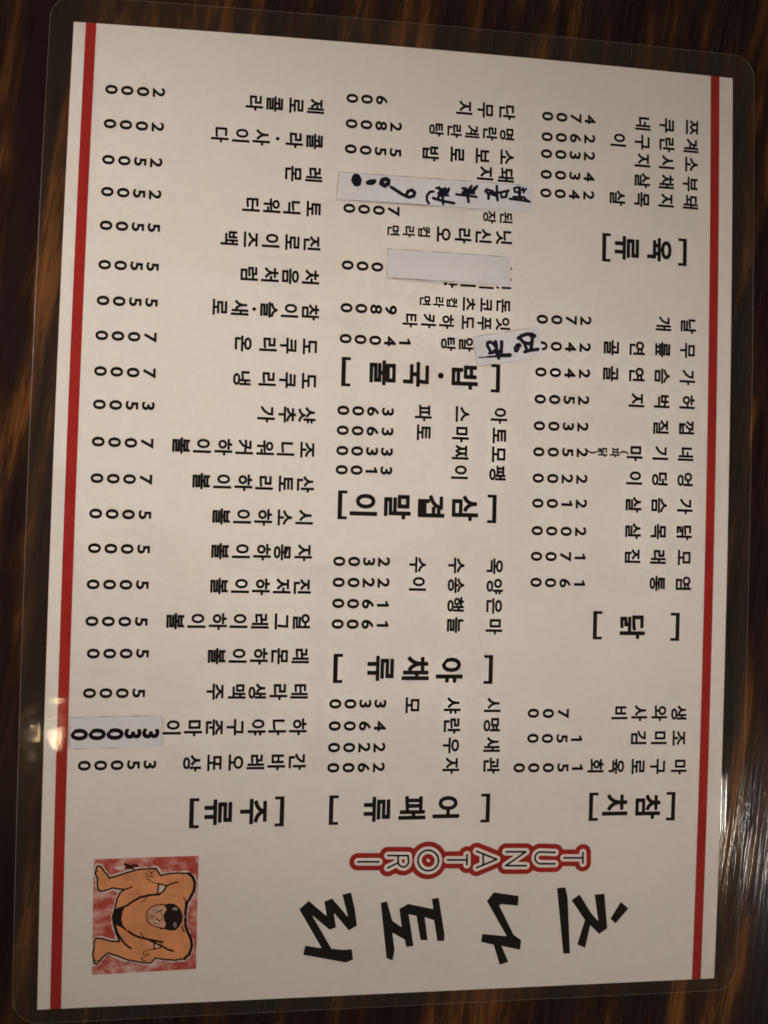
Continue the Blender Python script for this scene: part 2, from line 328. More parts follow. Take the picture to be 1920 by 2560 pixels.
TITLE = [[(156.07,31.18),(158.81,31.33),(159.68,27.94),(161.07,10.15),(158.84,10.2)],[(160.94,27.21),(163.59,28.92),(167.52,22.92),(170.01,20.19),(168.51,28.72),(171.76,28.94),(173.12,17.76),(170.5,16),(167.43,18.9),(166.02,11.76),(163.35,12.93),(165.6,20.67)],[(177.3,26.08),(179.94,23.9),(175.76,19.2),(174.02,20.8)],[(133.57,27.76),(135.65,30.47),(143.7,29.04),(143.61,25.98),(138.28,26.61),(137.51,26.32),(142.47,16.86),(145.01,15.02),(144.74,11.96),(138.73,13.43),(141.09,8.29),(138.33,7.45),(136.16,13.9),(132.1,14.97),(132.43,17.47),(140.25,16.49)],[(100.2,28.31),(102.11,28.69),(104,22.57),(106.93,20.54),(106,26.19),(108.74,27.71),(116.63,25.83),(116.08,29.05),(118.25,29.25),(120.38,18.15),(120.41,15.74),(118.22,15.78),(116.97,22.34),(114.03,23.35),(115.16,16.17),(112.94,16.26),(111.43,23.89),(108.98,24.42),(110.82,14.53),(108.52,14.31),(108,16.58),(104.11,18.89),(104.95,13.46),(104.42,10.28),(102.51,11.03)],[(75.36,27.14),(78.17,29.63),(83.75,24.75),(82.89,29.26),(85.24,30.14),(90.22,24.3),(88.34,31.26),(90.98,31.78),(92.31,26.46),(93.08,21.48),(90.61,20.12),(85.92,25.67),(86.67,21.13),(84.7,20.56),(79.35,25.12),(85.47,14.67),(88.9,14.2),(91.71,14.25),(92.21,11.05),(89.95,10.2),(76.91,13.17),(77.49,15.92),(82.49,14.97)]]
LOGO = [[(157.97,40.72),(164.19,40.56)],[(164.18,42.27),(164.3,38.86)],[(155.08,42.49),(150.41,42.79),(150.41,42.79),(149.96,42.75),(149.54,42.6),(149.18,42.35),(148.89,42.02),(148.69,41.62),(148.6,41.19),(148.61,40.74),(148.74,40.3),(148.96,39.89),(149.27,39.54),(149.65,39.28),(150.08,39.1),(150.53,39.04),(155.15,38.92)],[(139.19,38.74),(145.81,38.57)],[(139.14,43.11),(145.57,42.95),(139.28,38.79)],[(129.75,43.52),(136.29,40.82),(129.91,38.36)],[(131.89,42.56),(132,39.16)],[(120.62,41.04),(126.84,40.88)],[(126.75,42.51),(126.84,39.39)],[(117.8,40.94),(117.76,40.31),(117.59,39.72),(117.31,39.17),(116.92,38.7),(116.45,38.32),(115.9,38.04),(115.3,37.87),(114.67,37.83),(114.04,37.9),(113.43,38.1),(112.87,38.41),(112.37,38.82),(111.95,39.32),(111.64,39.88),(111.44,40.48),(111.36,41.1),(111.4,41.72),(111.57,42.32),(111.85,42.86),(112.23,43.33),(112.71,43.72),(113.25,44),(113.85,44.16),(114.48,44.21),(115.11,44.13),(115.72,43.94),(116.28,43.63),(116.78,43.22),(117.2,42.72),(117.52,42.16),(117.72,41.56),(117.8,40.94)],[(102,42.86),(108.24,42.7),(108.44,40.82),(108.44,40.82),(108.4,40.42),(108.27,40.05),(108.06,39.73),(107.78,39.47),(107.44,39.3),(107.06,39.21),(106.67,39.22),(106.29,39.33),(105.94,39.52),(105.64,39.8),(105.4,40.13),(105.26,40.51),(105.2,40.9),(105.14,42.78)],[(105.3,40.59),(102.07,39.07)],[(92.83,41.18),(99.24,41.01)]]
PATCH = {'strip': [(81.36,252.52),(142.91,252.68),(142.72,244.19),(80.6,243.85)],'blank': [(96.93,229.55),(135.95,229.33),(135.84,220.39),(96.83,220.39)],'tag': [(124.27,203.45),(145.03,207.77),(147.02,198.36),(125.93,194.23)],'price': [(7.16,85.69),(33.15,86.18),(33.49,77.04),(7.24,76.4)]}
FRAG = [[(133.2,219.86),(136.32,219.96),(136.33,219.27),(133.21,219.22)],[(131.33,219.98),(132.41,219.72),(132.24,219.07),(131.67,219.31)],[(125.88,219.6),(130.65,219.61),(130.66,218.93),(125.89,218.96)],[(120.02,219.93),(124.99,219.96),(125.01,219.23),(120.04,219.2)],[(116.26,220.02),(119.1,220.01),(119.11,219.33),(116.27,219.34)],[(117.05,219.43),(117.78,219.47),(117.76,218.56),(117.07,218.52)],[(114.52,220.1),(116.12,220.19),(115.72,219.35),(115.09,219.22)],[(135.82,226.18),(136.43,226.13),(136.4,225.39),(135.79,225.4)],[(135.75,222.87),(136.26,222.71),(136.19,221.79),(135.73,221.49)]]
HAND = [([(86.68,250.98),(86.87,249.69)],1.748),([(86.01,250.14),(87.55,250.45)],1.14),([(90.87,249.9),(91.72,250.08)],1.14),([(90.29,249.77),(92.34,250.4)],0.836),([(94.57,250.16),(95.37,249.23),(96.54,249.71),(96.71,250.91),(95.91,251.37),(94.75,250.97),(94.39,249.75),(95.57,249.12)],0.836),([(97.61,248.87),(101.11,246.86),(103.09,246.09),(104.66,246.59),(104.95,247.73),(104.03,248.46),(102.86,247.98),(102.3,246.54)],0.684),([(110.86,248.47),(109.76,248.27),(108.8,247.01),(108.83,245.54),(109.44,244.67)],0.532),([(111.71,249.61),(115.49,249.29)],0.494),([(112.5,249.87),(113.32,248.53),(115.31,248.47),(115.69,249.7)],0.57),([(112.92,248.9),(112.37,246.67)],0.532),([(114.49,249.81),(114.34,247.41),(112.55,247.28)],0.532),([(110.79,246.35),(113.78,245.65),(117.37,245.23)],0.608),([(112.34,248.06),(115.53,247.49)],0.494),([(113.75,247.16),(113.99,244.79)],0.532),([(113.31,249.33),(115.11,248.86),(114.72,248.03)],0.456),([(120.06,250.22),(121.49,248.92),(122.85,251.03)],0.57),([(122.26,250.38),(123.29,249.06),(124.66,251.16)],0.532),([(120.09,248.82),(123.69,248.89)],0.608),([(120.86,250.28),(122.08,249.37)],0.532),([(118.11,248.08),(124.52,247.74)],0.532),([(121.49,248.92),(122.03,245.96)],0.57),([(122.89,249.23),(123.86,250.7)],0.494),([(127.3,249.75),(128.52,249.04),(128.34,247.42)],0.57),([(127.69,250.38),(129.71,249.93),(128.12,248.81)],0.532),([(130.97,251.63),(131.01,249.42),(131.29,247.15)],0.57),([(128.92,249.27),(132.14,249.71),(134.76,250.51)],0.532),([(134.35,250.27),(133.98,248.43),(132.57,248.13)],0.532),([(132.34,249.52),(132.57,248.33)],0.494),([(127.91,249.39),(130.54,248.58)],0.532),([(136.57,251.45),(136.79,250.25),(138.21,250.16),(138.39,251.79),(137.17,251.69)],0.494),([(137.99,251.55),(138.62,249.99)],0.456),([(138.6,251.2),(139.83,250.68),(140.43,251.53)],0.418),([(139.41,251.66),(139.64,250.26)],0.456),([(135.21,247.92),(139.07,247.72),(141.6,247.5)],0.532),([(136.41,248.61),(139.87,248.75)],0.494),([(138.22,249.76),(138.86,247.99)],0.57),([(139.46,248.84),(141.11,247.63)],0.494),([(138.79,203.81),(139.94,204.71),(141.64,205.26),(143.2,205.27),(143.99,204.85)],0.906),([(139.25,203.91),(140.45,202.6),(142.17,202.23),(143.1,202.74)],0.877),([(143.13,204.88),(143.32,203.51),(142.98,200.9)],0.906),([(140.76,202.46),(141.67,200.07)],0.804),([(140.97,199.65),(142.68,200.2),(145.17,200.63)],0.877),([(142.59,204.85),(144.07,204.7)],0.804),([(139.46,201.4),(139.21,201.92),(138.44,201.73),(137.76,200.63),(137.94,199.72),(138.48,199.75),(138.93,200.69),(138.76,201.44)],0.701),([(129.82,199.45),(128.94,200.93),(128.99,201.84),(129.91,202.19),(131.01,201.49),(131.8,200.47)],0.804),([(131.53,202.28),(131.79,200.77),(131.98,199.41)],0.95),([(133.46,202.38),(133.49,200.86),(133.36,199.94)],0.877),([(129.68,198.61),(131.52,199.09),(133.52,199.49)],0.804),([(132.16,198.06),(134.32,198.17),(136.18,198.34)],1.023),([(129.09,197.44),(132.17,197.75)],0.526),([(126.33,197.08),(129.09,197.41)],0.292),([(132.13,199.42),(132.31,198.37),(132.64,197.17)],0.804),([(131.05,199.52),(131.99,198.81)],0.731),([(133.35,200.24),(133.53,199.04)],0.658)]
FIG = {'sq': [(14.95,43.93),(45.09,44.25),(45.21,10.19),(15.23,9.65)],'body': [(15.83,41.67),(16.43,41.98),(17.26,41.53),(17.8,40.55),(18.75,39.46),(19.6,38.26),(21.65,38.84),(24.72,39.83),(27.81,40.6),(30.51,40.74),(32.8,40.79),(33.34,39.91),(34.31,38.59),(36.18,39.08),(39.32,39.21),(42.27,39.02),(43.56,37.9),(44.24,36.15),(43.98,33.98),(43.09,31.84),(42.07,30.14),(41.71,27.98),(41.66,25.81),(41.83,23.2),(42.72,20.99),(43.62,18.99),(43.78,16.81),(43.09,14.65),(41.65,13.4),(38.92,13.08),(35.76,13.43),(33.24,13.97),(32.23,12.71),(31.4,12.52),(28.47,12.97),(25.34,13.75),(22.21,15.07),(19.61,16.04),(18.09,14.7),(17.3,13.55),(16.49,12.83),(15.76,13.18),(15.63,14.48),(15.29,16),(15.67,17.7),(15.62,19.64),(16.11,20.58),(17.76,20.41),(20.45,19.56),(22.93,19.35),(21.85,21.77),(21.06,24.59),(20.7,26.75),(21.36,29.31),(21.82,31.87),(22.6,33.78),(23.81,34.81),(22.36,34.96),(20.5,35.34),(18.87,34.75),(17.23,34.37),(16.29,35.04),(16.14,36.97),(16.11,38.46),(15.46,39.76),(15.74,40.82)],'belt': [(21.88,29.29),(24.54,30.17),(23.59,28.37),(23.23,26.23),(23.65,24.28),(25.35,22.07),(22.83,23.77),(21.37,24.47),(20.54,26.54),(21.11,28.67)],'pits': [[(33.96,35.76),(35.85,35.42),(34.54,33.73),(33.76,33.86)],[(33.23,18.74),(34.61,17.82),(33.06,17.01)],[(21.17,41.74),(23.64,41.57),(23.63,40.61),(21.23,40.78)]],'face': [(30.29,26.53),(30.5,28.14),(31.42,29.19),(32.86,29.68),(34.94,30.05),(36.2,29.9),(36.38,22.52),(34.49,23.03),(32.38,23.75),(31.1,24.88)],'hair': [(35.37,29.81),(36.82,30.2),(38.29,30.09),(39.58,29.14),(40.45,27.8),(40.91,26.27),(40.74,24.54),(39.94,23.05),(38.91,22.11),(37.23,22.06),(35.54,22.66),(36.14,24.05),(35.48,25.37),(35.33,26.9),(36.24,28.49)],'shine': [[(39.53,28.53),(39.45,28.33),(39.21,28.17),(38.87,28.09),(38.48,28.1),(38.12,28.2),(37.87,28.36),(37.76,28.57),(37.83,28.77),(38.05,28.94),(38.39,29.03),(38.77,29.03),(39.14,28.94),(39.4,28.77)],[(39.27,23.68),(39.23,23.33),(39.08,23.05),(38.87,22.89),(38.63,22.89),(38.41,23.05),(38.25,23.33),(38.18,23.68),(38.21,24.04),(38.35,24.33),(38.55,24.5),(38.79,24.51),(39.02,24.37),(39.19,24.09)],[(34.2,28.06),(34.13,27.86),(33.94,27.7),(33.67,27.61),(33.36,27.62),(33.07,27.72),(32.86,27.88),(32.78,28.09),(32.83,28.29),(33.01,28.45),(33.28,28.55),(33.59,28.55),(33.88,28.46),(34.1,28.3)],[(34.24,24.6),(34.18,24.45),(34,24.34),(33.74,24.28),(33.44,24.28),(33.18,24.36),(32.98,24.48),(32.9,24.63),(32.95,24.78),(33.12,24.89),(33.38,24.96),(33.67,24.96),(33.94,24.89),(34.15,24.77)],[(41.67,26.13),(41.64,25.86),(41.56,25.63),(41.43,25.51),(41.28,25.51),(41.14,25.63),(41.04,25.85),(41,26.13),(41.02,26.41),(41.1,26.64),(41.22,26.78),(41.37,26.79),(41.51,26.68),(41.62,26.46)]],'lines': [([(42.27,39.02),(43.56,37.9),(44.24,36.15),(43.98,33.98),(43.09,31.84),(42.07,30.14),(41.71,27.98),(41.66,25.81),(41.83,23.2),(42.72,20.99),(43.62,18.99),(43.78,16.81),(43.09,14.65),(41.65,13.4)],0.37),([(34.03,32.99),(31.12,32.87),(28.43,32.3),(25.97,30.88),(24.55,29.85)],0.283),([(25.35,22.28),(27.04,21.03),(28.71,20.32),(31.44,19.57),(35.22,18.66)],0.283),([(23.81,34.64),(26.07,35.5)],0.196),([(21.37,24.58),(22.26,21.75),(23.76,19.43),(24.82,18.2),(26.09,17.18)],0.261),([(33.75,36.19),(36.06,35.48),(37.93,36.29),(39.29,36.51)],0.196),([(33.65,36.02),(33.54,34.3),(33.41,33.01)],0.196),([(36.06,35.41),(35.06,33.82),(33.82,33)],0.218),([(34.61,17.82),(36.53,16.55),(38.33,15.89)],0.261),([(32.91,18.97),(32.86,16.59)],0.196),([(31.23,19.47),(34.61,17.71)],0.24),([(32.55,16.6),(34.63,17.06),(34.82,17.7)],0.153),([(29.19,30.88),(30.1,32.04),(31.12,32.76)],0.098),([(28.78,21.83),(29.75,20.39)],0.131),([(41.09,31.8),(41.63,31.02),(41.56,29.5)],0.153),([(40.77,23.23),(41.45,21.47)],0.153),([(30.52,40.21),(31.58,39.32),(31.82,38.23),(30.98,38.58),(29.91,39.47)],0.098),([(29.93,38.72),(30.58,37.62),(32.07,36.5),(33.85,36.19)],0.109),([(31.58,39.53),(32.7,40.36)],0.109),([(33.18,16.57),(31.5,16.75),(29.65,15.85),(29.88,15.08),(31.22,15.35),(31.34,14.91),(30.31,14.57),(29.17,14.13),(29.39,13.48),(30.54,13.32)],0.098),([(15.55,40.19),(16.47,40.42)],0.098),([(15.74,14.26),(16.06,13.81),(17.29,13.98)],0.098),([(35.57,30.02),(33.48,29.83),(31.83,29.35),(30.61,28.24),(30.29,26.53),(30.68,25.11),(31.75,23.99),(33.65,23.21),(35.75,22.72)],0.131),([(33.23,27.66),(34.61,28.17)],0.153),([(33.27,25.84),(34.44,24.8)],0.153),([(34.06,27.8),(34.67,28.43)],0.109),([(31.59,26.48),(31.89,26.91),(32.32,26.46),(32.02,25.82),(31.6,26.05)],0.087),([(32.83,26.55),(32.95,26.11)],0.076),([(32.38,28.08),(32.89,28.38),(33.52,28.25)],0.098),([(32.46,24.72),(32.99,24.38),(33.72,24.46)],0.098),([(34.59,27.35),(35.14,26.36),(34.74,25.4)],0.087),([(31.04,27.47),(30.96,26.51),(31.19,25.63)],0.087),([(34.32,29.74),(34.73,30.12),(35.57,30.02)],0.098),([(34.07,23.15),(34.71,22.63),(35.54,22.73)],0.098),([(23.94,42.31),(24.89,41.43)],0.327),([(24.87,41.97),(26.14,41.18)],0.283),([(26.12,41.93),(27.47,41.68)],0.261),([(24.07,41.13),(26.56,40.74)],0.153)]}

# ---------------------------------------------------------------- helpers
def link(name, me, parent=None, mats=()):
    o = bpy.data.objects.new(name, me); C.objects.link(o)
    for m in mats: me.materials.append(m)
    if parent: o.parent = parent
    return o

def cut_grid(bm, xs, ys):
    for x in xs:
        g = bm.verts[:] + bm.edges[:] + bm.faces[:]
        bmesh.ops.bisect_plane(bm, geom=g, plane_co=(x, 0, 0), plane_no=(1, 0, 0), dist=1e-5)
    for y in ys:
        g = bm.verts[:] + bm.edges[:] + bm.faces[:]
        bmesh.ops.bisect_plane(bm, geom=g, plane_co=(0, y, 0), plane_no=(0, 1, 0), dist=1e-5)

def sheet(outline, xs, ys, ztop, zbot, edge_index=0):
    """a closed thin slab over outline (mm); ztop / zbot are functions of x, y"""
    bm = bmesh.new()
    f = bm.faces.new([bm.verts.new((x, y, 0)) for x, y in outline])
    f.normal_update()
    if f.normal.z < 0: f.normal_flip()
    cut_grid(bm, xs, ys)
    top = bm.faces[:]
    r = bmesh.ops.extrude_face_region(bm, geom=top)
    moved = [e for e in r['geom'] if isinstance(e, bmesh.types.BMVert)]
    ids = set(moved)
    topf = [e for e in r['geom'] if isinstance(e, bmesh.types.BMFace)]
    for v in bm.verts:
        z = ztop(v.co.x, v.co.y) if v in ids else zbot(v.co.x, v.co.y)
        v.co = world(v.co.x, v.co.y, z)
    bmesh.ops.recalc_face_normals(bm, faces=bm.faces[:])
    for f in bm.faces:
        if abs(f.normal.z) < 0.3:
            f.material_index = edge_index
            for e in f.edges: e.smooth = False
        else:
            f.smooth = True
            c = f.calc_center_median(); x, y = c.x/MM + PW/2, c.y/MM + PH/2
            if edge_index and (x < 0 or x > PW or y < 0 or y > PH): f.material_index = 2
    me = bpy.data.meshes.new('sheet'); bm.to_mesh(me); bm.free(); return me

def flat(verts, faces, z, cut=None):
    """flat print draped z mm above the bowed sheet; returns world verts, faces"""
    if cut:
        bm = bmesh.new(); bv = [bm.verts.new((x, y, 0)) for x, y in verts]
        for f in faces:
            try: bm.faces.new([bv[i] for i in f])
            except ValueError: pass
        xs = [v[0] for v in verts]; ys = [v[1] for v in verts]
        gx = np.arange(math.floor(min(xs)/cut)*cut+cut, max(xs), cut); gy = np.arange(math.floor(min(ys)/cut)*cut+cut, max(ys), cut)
        cut_grid(bm, gx, gy)
        bm.verts.index_update()
        verts = [(v.co.x, v.co.y) for v in bm.verts]; faces = [tuple(v.index for v in f.verts) for f in bm.faces]
        bm.free()
    return [tuple(world(x, y, height(x, y) + z)) for x, y in verts], faces

def up(vs, fs):
    """wind every face so it looks up"""
    out = []
    for f in fs:
        a = 0
        for i in range(len(f)):
            p, q = vs[f[i]], vs[f[(i+1) % len(f)]]; a += p[0]*q[1]-q[0]*p[1]
        out.append(tuple(f) if a > 0 else tuple(reversed(f)))
    return out

def build(name, parts, parent, mats):
    """parts: (verts, faces, material index)"""
    V, F, I = [], [], []
    for vs, fs, mi in parts:
        b = len(V); V += vs
        for f in up(vs, fs): F.append(tuple(i + b for i in f)); I.append(mi)
    me = bpy.data.meshes.new(name); me.from_pydata(V, [], F)
    o = link(name, me, parent, mats)
    me.polygons.foreach_set('material_index', I); me.update()
    return o

# filled outlines of thick strokes and blobs, by distance field and marching squares
def seg_field(X, Y, pts, rad):
    d = np.full(X.shape, 1e9)
    if len(pts) == 1: pts = [pts[0], (pts[0][0] + 1e-4, pts[0][1])]
    for (ax, ay), (bx, by) in zip(pts[:-1], pts[1:]):
        dx, dy = bx-ax, by-ay; L = dx*dx+dy*dy+1e-12
        t = np.clip(((X-ax)*dx+(Y-ay)*dy)/L, 0, 1)
        d = np.minimum(d, np.hypot(X-ax-t*dx, Y-ay-t*dy))
    return d - rad
def poly_field(X, Y, pts, grow=0.0):
    P = list(pts) + [pts[0]]
    d = seg_field(X, Y, P, 0.0)
    ins = np.zeros(X.shape, bool)
    for (ax, ay), (bx, by) in zip(P[:-1], P[1:]):
        if abs(by-ay) < 1e-9: continue
        c = ((ay > Y) != (by > Y)) & (X < (bx-ax)*(Y-ay)/(by-ay)+ax); ins ^= c
    return np.where(ins, -d, d) - grow
def contour_fill(box, cell, fieldfn, tol=0.0012):
    x0, x1, y0, y1 = box
    nx = int((x1-x0)/cell)+2; ny = int((y1-y0)/cell)+2
    gx = x0 + np.arange(nx)*cell; gy = y0 + np.arange(ny)*cell
    X, Y = np.meshgrid(gx, gy); Fd = fieldfn(X, Y)
    Fd[0, :] = Fd[-1, :] = 1; Fd[:, 0] = Fd[:, -1] = 1
    Fd[np.abs(Fd) < 1e-6] = 1e-6
    nxt = {}
    def pt(i, j, k, l):
        a, b = Fd[j, i], Fd[l, k]; t = a/(a-b)
        return (round(gx[i]+(gx[k]-gx[i])*t, 6), round(gy[j]+(gy[l]-gy[j])*t, 6))
    S = Fd < 0
    code = S[:-1, :-1]*1 + S[:-1, 1:]*2 + S[1:, 1:]*4 + S[1:, :-1]*8
    for j, i in np.argwhere((code > 0) & (code < 15)):
        c = code[j, i]
        e = {0: (i, j, i+1, j), 1: (i+1, j, i+1, j+1), 2: (i+1, j+1, i, j+1), 3: (i, j+1, i, j)}
        T = {1: [(3, 0)], 2: [(0, 1)], 3: [(3, 1)], 4: [(1, 2)], 5: [(3, 0), (1, 2)], 6: [(0, 2)], 7: [(3, 2)], 8: [(2, 3)], 9: [(2, 0)],
             10: [(0, 1), (2, 3)], 11: [(2, 1)], 12: [(1, 3)], 13: [(1, 0)], 14: [(0, 3)]}[int(c)]
        for a, b in T:
            # order so that shared edges give identical points
            def P_(q):
                i1, j1, k1, l1 = e[q]
                if (k1, l1) < (i1, j1): i1, j1, k1, l1 = k1, l1, i1, j1
                return pt(i1, j1, k1, l1)
            nxt.setdefault(P_(a), []).append(P_(b))
    loops = []
    while nxt:
        s = next(iter(nxt)); lp = [s]; cur = s
        while True:
            n = nxt[cur].pop()
            if not nxt[cur]: del nxt[cur]
            if n == s: break
            lp.append(n); cur = n
            if cur not in nxt: break
        # drop nearly collinear points
        q = lp; keep = []
        for k in range(len(q)):
            a, b, c = (keep[-1] if keep else q[k-1]), q[k], q[(k+1) % len(q)]
            ar = abs((b[0]-a[0])*(c[1]-a[1])-(c[0]-a[0])*(b[1]-a[1]))
            if ar > tol*math.hypot(c[0]-a[0], c[1]-a[1]) or math.hypot(b[0]-a[0], b[1]-a[1]) > 1.5: keep.append(b)
        if len(keep) > 2: loops.append(keep)
    if not loops: return [], []
    cu = bpy.data.curves.new('fill', 'CURVE'); cu.dimensions = '2D'; cu.fill_mode = 'BOTH'
    for lp in loops:
        sp = cu.splines.new('POLY'); sp.points.add(len(lp)-1); sp.use_cyclic_u = True
        for p, q in zip(sp.points, lp): p.co = (q[0], q[1], 0, 1)
    o = bpy.data.objects.new('fill', cu); C.objects.link(o); bpy.context.view_layer.update()
    me = o.to_mesh()
    vs = [(v.co.x, v.co.y) for v in me.vertices]; fs = [tuple(p.vertices) for p in me.polygons]
    o.to_mesh_clear(); bpy.data.objects.remove(o); bpy.data.curves.remove(cu)
    return vs, fs
def bounds(pts, pad):
    xs = [p[0] for p in pts]; ys = [p[1] for p in pts]
    return (min(xs)-pad, max(xs)+pad, min(ys)-pad, max(ys)+pad)

_gc = {}
def glyph(ch, bold):
    """one character from Blender's own font, thickened evenly by bold; (verts, faces) in em units"""
    k = (ch, bold)
    if k not in _gc:
        if ch == '1':                                     # a plain one with a slanting flag
            _gc[k] = contour_fill((0.0, 0.45, -0.1, 0.85), 0.0117, lambda X, Y: np.maximum(np.minimum(seg_field(X, Y, [(0.29, 0.0), (0.29, 0.66)], 0.045),
                seg_field(X, Y, [(0.29, 0.65), (0.12, 0.55)], 0.038)) - bold, np.abs(Y-0.346)-0.355-bold*0.6), 0.0009)
            return _gc[k]
        cu = bpy.data.curves.new('glyph', 'FONT'); cu.body = ch; cu.size = 1; cu.resolution_u = 3
        o = bpy.data.objects.new('glyph', cu); C.objects.link(o)
        bpy.context.view_layer.update()
        me = o.to_mesh()
        vs = [(v.co.x, v.co.y) for v in me.vertices]
        n = {}
        for p in me.polygons:
            for e in p.edge_keys: n[e] = n.get(e, 0) + 1
        segs = [(vs[i], vs[j]) for (i, j), c in n.items() if c == 1]
        o.to_mesh_clear(); bpy.data.objects.remove(o); bpy.data.curves.remove(cu)
        A = np.array(segs)                                   # n, 2, 2
        def field(X, Y):
            ax, ay, bx, by = (A[:, i, j][:, None, None] for i, j in ((0, 0), (0, 1), (1, 0), (1, 1)))
            dx, dy = bx-ax, by-ay
            t = np.clip(((X-ax)*dx+(Y-ay)*dy)/(dx*dx+dy*dy+1e-12), 0, 1)
            d = np.hypot(X-ax-t*dx, Y-ay-t*dy).min(axis=0)
            with np.errstate(divide='ignore', invalid='ignore'):
                cr = ((ay > Y) != (by > Y)) & (X < dx*(Y-ay)/np.where(np.abs(dy) < 1e-12, 1, dy)+ax)
            ins = cr.sum(axis=0) % 2 == 1
            return np.where(ins, -d, d) - bold
        _gc[k] = contour_fill(bounds(vs, bold + 0.03), 0.0117, field, 0.0009)
    return _gc[k]

# ---------------------------------------------------------------- table
def make_table():
    bm = bmesh.new()
    bmesh.ops.create_cube(bm, size=1)
    bmesh.ops.scale(bm, verts=bm.verts, vec=(0.80, 1.20, 0.03))
    bmesh.ops.translate(bm, verts=bm.verts, vec=(0.0, 0.0, -0.015))
    bmesh.ops.bevel(bm, geom=bm.edges[:], offset=0.003, segments=3, affect='EDGES')
    me = bpy.data.meshes.new('wooden_table'); bm.to_mesh(me); bm.free()
    o = link('wooden_table', me, None, [M_WOOD])
    o['label'] = 'dark brown wooden table top with orange streaked grain under the menu'
    o['category'] = 'table'
    return o
table = make_table()

def raised_grain(n):
    """the brushed wood: thin beaded ridges that follow the grain"""
    rng = np.random.default_rng(11)
    VV, FF = [], []; base = 0; made = 0
    while made < n:
        x = rng.uniform(-165, 165); y = rng.uniform(-215, 200)
        if -98 < x < 96 and -142 < y < 140: continue         # nothing is seen under the paper
        if x < -60 and y > -150: continue         # ridges left out here so that no glints show on the left
        L = rng.uniform(5, 32); k = max(4, int(L/0.45))
        ang = math.radians(7.5) + 0.05*math.sin(x*0.05+y*0.02) + rng.normal(0, 0.015)
        t = np.linspace(0, L, k)
        cx = x + np.sin(ang)*t + 0.12*np.cumsum(rng.normal(0, 0.3, k)); cy = y + np.cos(ang)*t
        hgt = rng.uniform(0.0, 0.055, k) * np.sin(np.linspace(0.05, math.pi-0.05, k))**0.5
        hw = rng.uniform(0.07, 0.14)*np.sin(np.linspace(0.1, math.pi-0.1, k))**0.5
        P = np.empty((k, 3, 3))
        P[:, 0] = np.stack([cx-hw, cy, np.full(k, -0.004)], 1); P[:, 1] = np.stack([cx, cy, hgt+0.004], 1); P[:, 2] = np.stack([cx+hw, cy, np.full(k, -0.004)], 1)
        VV.append(P.reshape(-1, 3))
        i = np.arange(k-1)*3 + base
        FF.append(np.stack([i, i+1, i+4, i+3], 1)); FF.append(np.stack([i+1, i+2, i+5, i+4], 1))
        base += 3*k; made += 1
    V = np.concatenate(VV)*MM; Fq = np.concatenate(FF)
    me = bpy.data.meshes.new('raised_grain')
    me.vertices.add(len(V)); me.vertices.foreach_set('co', V.ravel())
    me.loops.add(Fq.size); me.loops.foreach_set('vertex_index', Fq[:, ::-1].ravel().astype(np.int32))
    me.polygons.add(len(Fq)); me.polygons.foreach_set('loop_start', np.arange(0, Fq.size, 4, dtype=np.int32))
    me.polygons.foreach_set('loop_total', np.full(len(Fq), 4, np.int32))
    me.update(calc_edges=True); me.validate()
    o = link('raised_grain', me, table, [M_GRAIN]); o['kind'] = 'stuff'
raised_grain(4800)

# ---------------------------------------------------------------- menu
menu = bpy.data.objects.new('laminated_menu', None); C.objects.link(menu)
menu['label'] = 'white laminated menu with red side stripes lying on the dark wooden table'
menu['category'] = 'menu'
menu.location = (0, 0, 0)

paper = link('paper_sheet', sheet([(0, 0), (PW, 0), (PW, PH), (0, PH)], np.arange(10, PW, 10), np.arange(8, PH, 8),
             lambda x, y: height(x, y), lambda x, y: height(x, y) - 0.1), menu, [M_PAPER])

def rounded(x0, y0, x1, y1, r, n=10):
    out = []
    for cx, cy, a in ((x1-r, y1-r, 0), (x0+r, y1-r, 90), (x0+r, y0+r, 180), (x1-r, y0+r, 270)):
        for k in range(n+1):
            t = math.radians(a + 90*k/n); out.append((cx+r*math.cos(t), cy+r*math.sin(t)))
    return out
def film_out(x, y):
    dx = max(-x, x-PW, 0); dy = max(-y, y-PH, 0); return math.hypot(dx, dy)
def film_top(x, y):
    d = film_out(x, y); t = min(d/1.3, 1); s = t*t*(3-2*t)
    return max(height(x, y) + 0.17 - 0.20*s - 0.018*max(d-1.5, 0) + 0.07*max(0, 1-abs(d-1.5)/0.22), 0.35)
def film_bot(x, y):
    d = film_out(x, y)
    return max(height(x, y) - 0.19 - 0.018*max(d-1.5, 0), 0.12)
e = [0.0, 0.25, 0.55, 0.9, 1.3, 1.5, 1.7, 2.0, 3.0]
xs = sorted([-q for q in e[1:]] + [0.02] + list(np.arange(10, PW, 10)) + [PW-0.02] + [PW+q for q in e[1:]])
ys = sorted([-q for q in e[1:]] + [0.02] + list(np.arange(6, PH, 6)) + [PH-0.02] + [PH+q for q in e[1:]])
film = link('laminate_film', sheet(rounded(-7.0, -4.0, 217.6, 302.3, 7.5), xs, ys, film_top, film_bot, 1), menu, [M_FILM, M_FEDGE, M_MARGIN])
film['label'] = 'clear glossy plastic film with rounded corners'

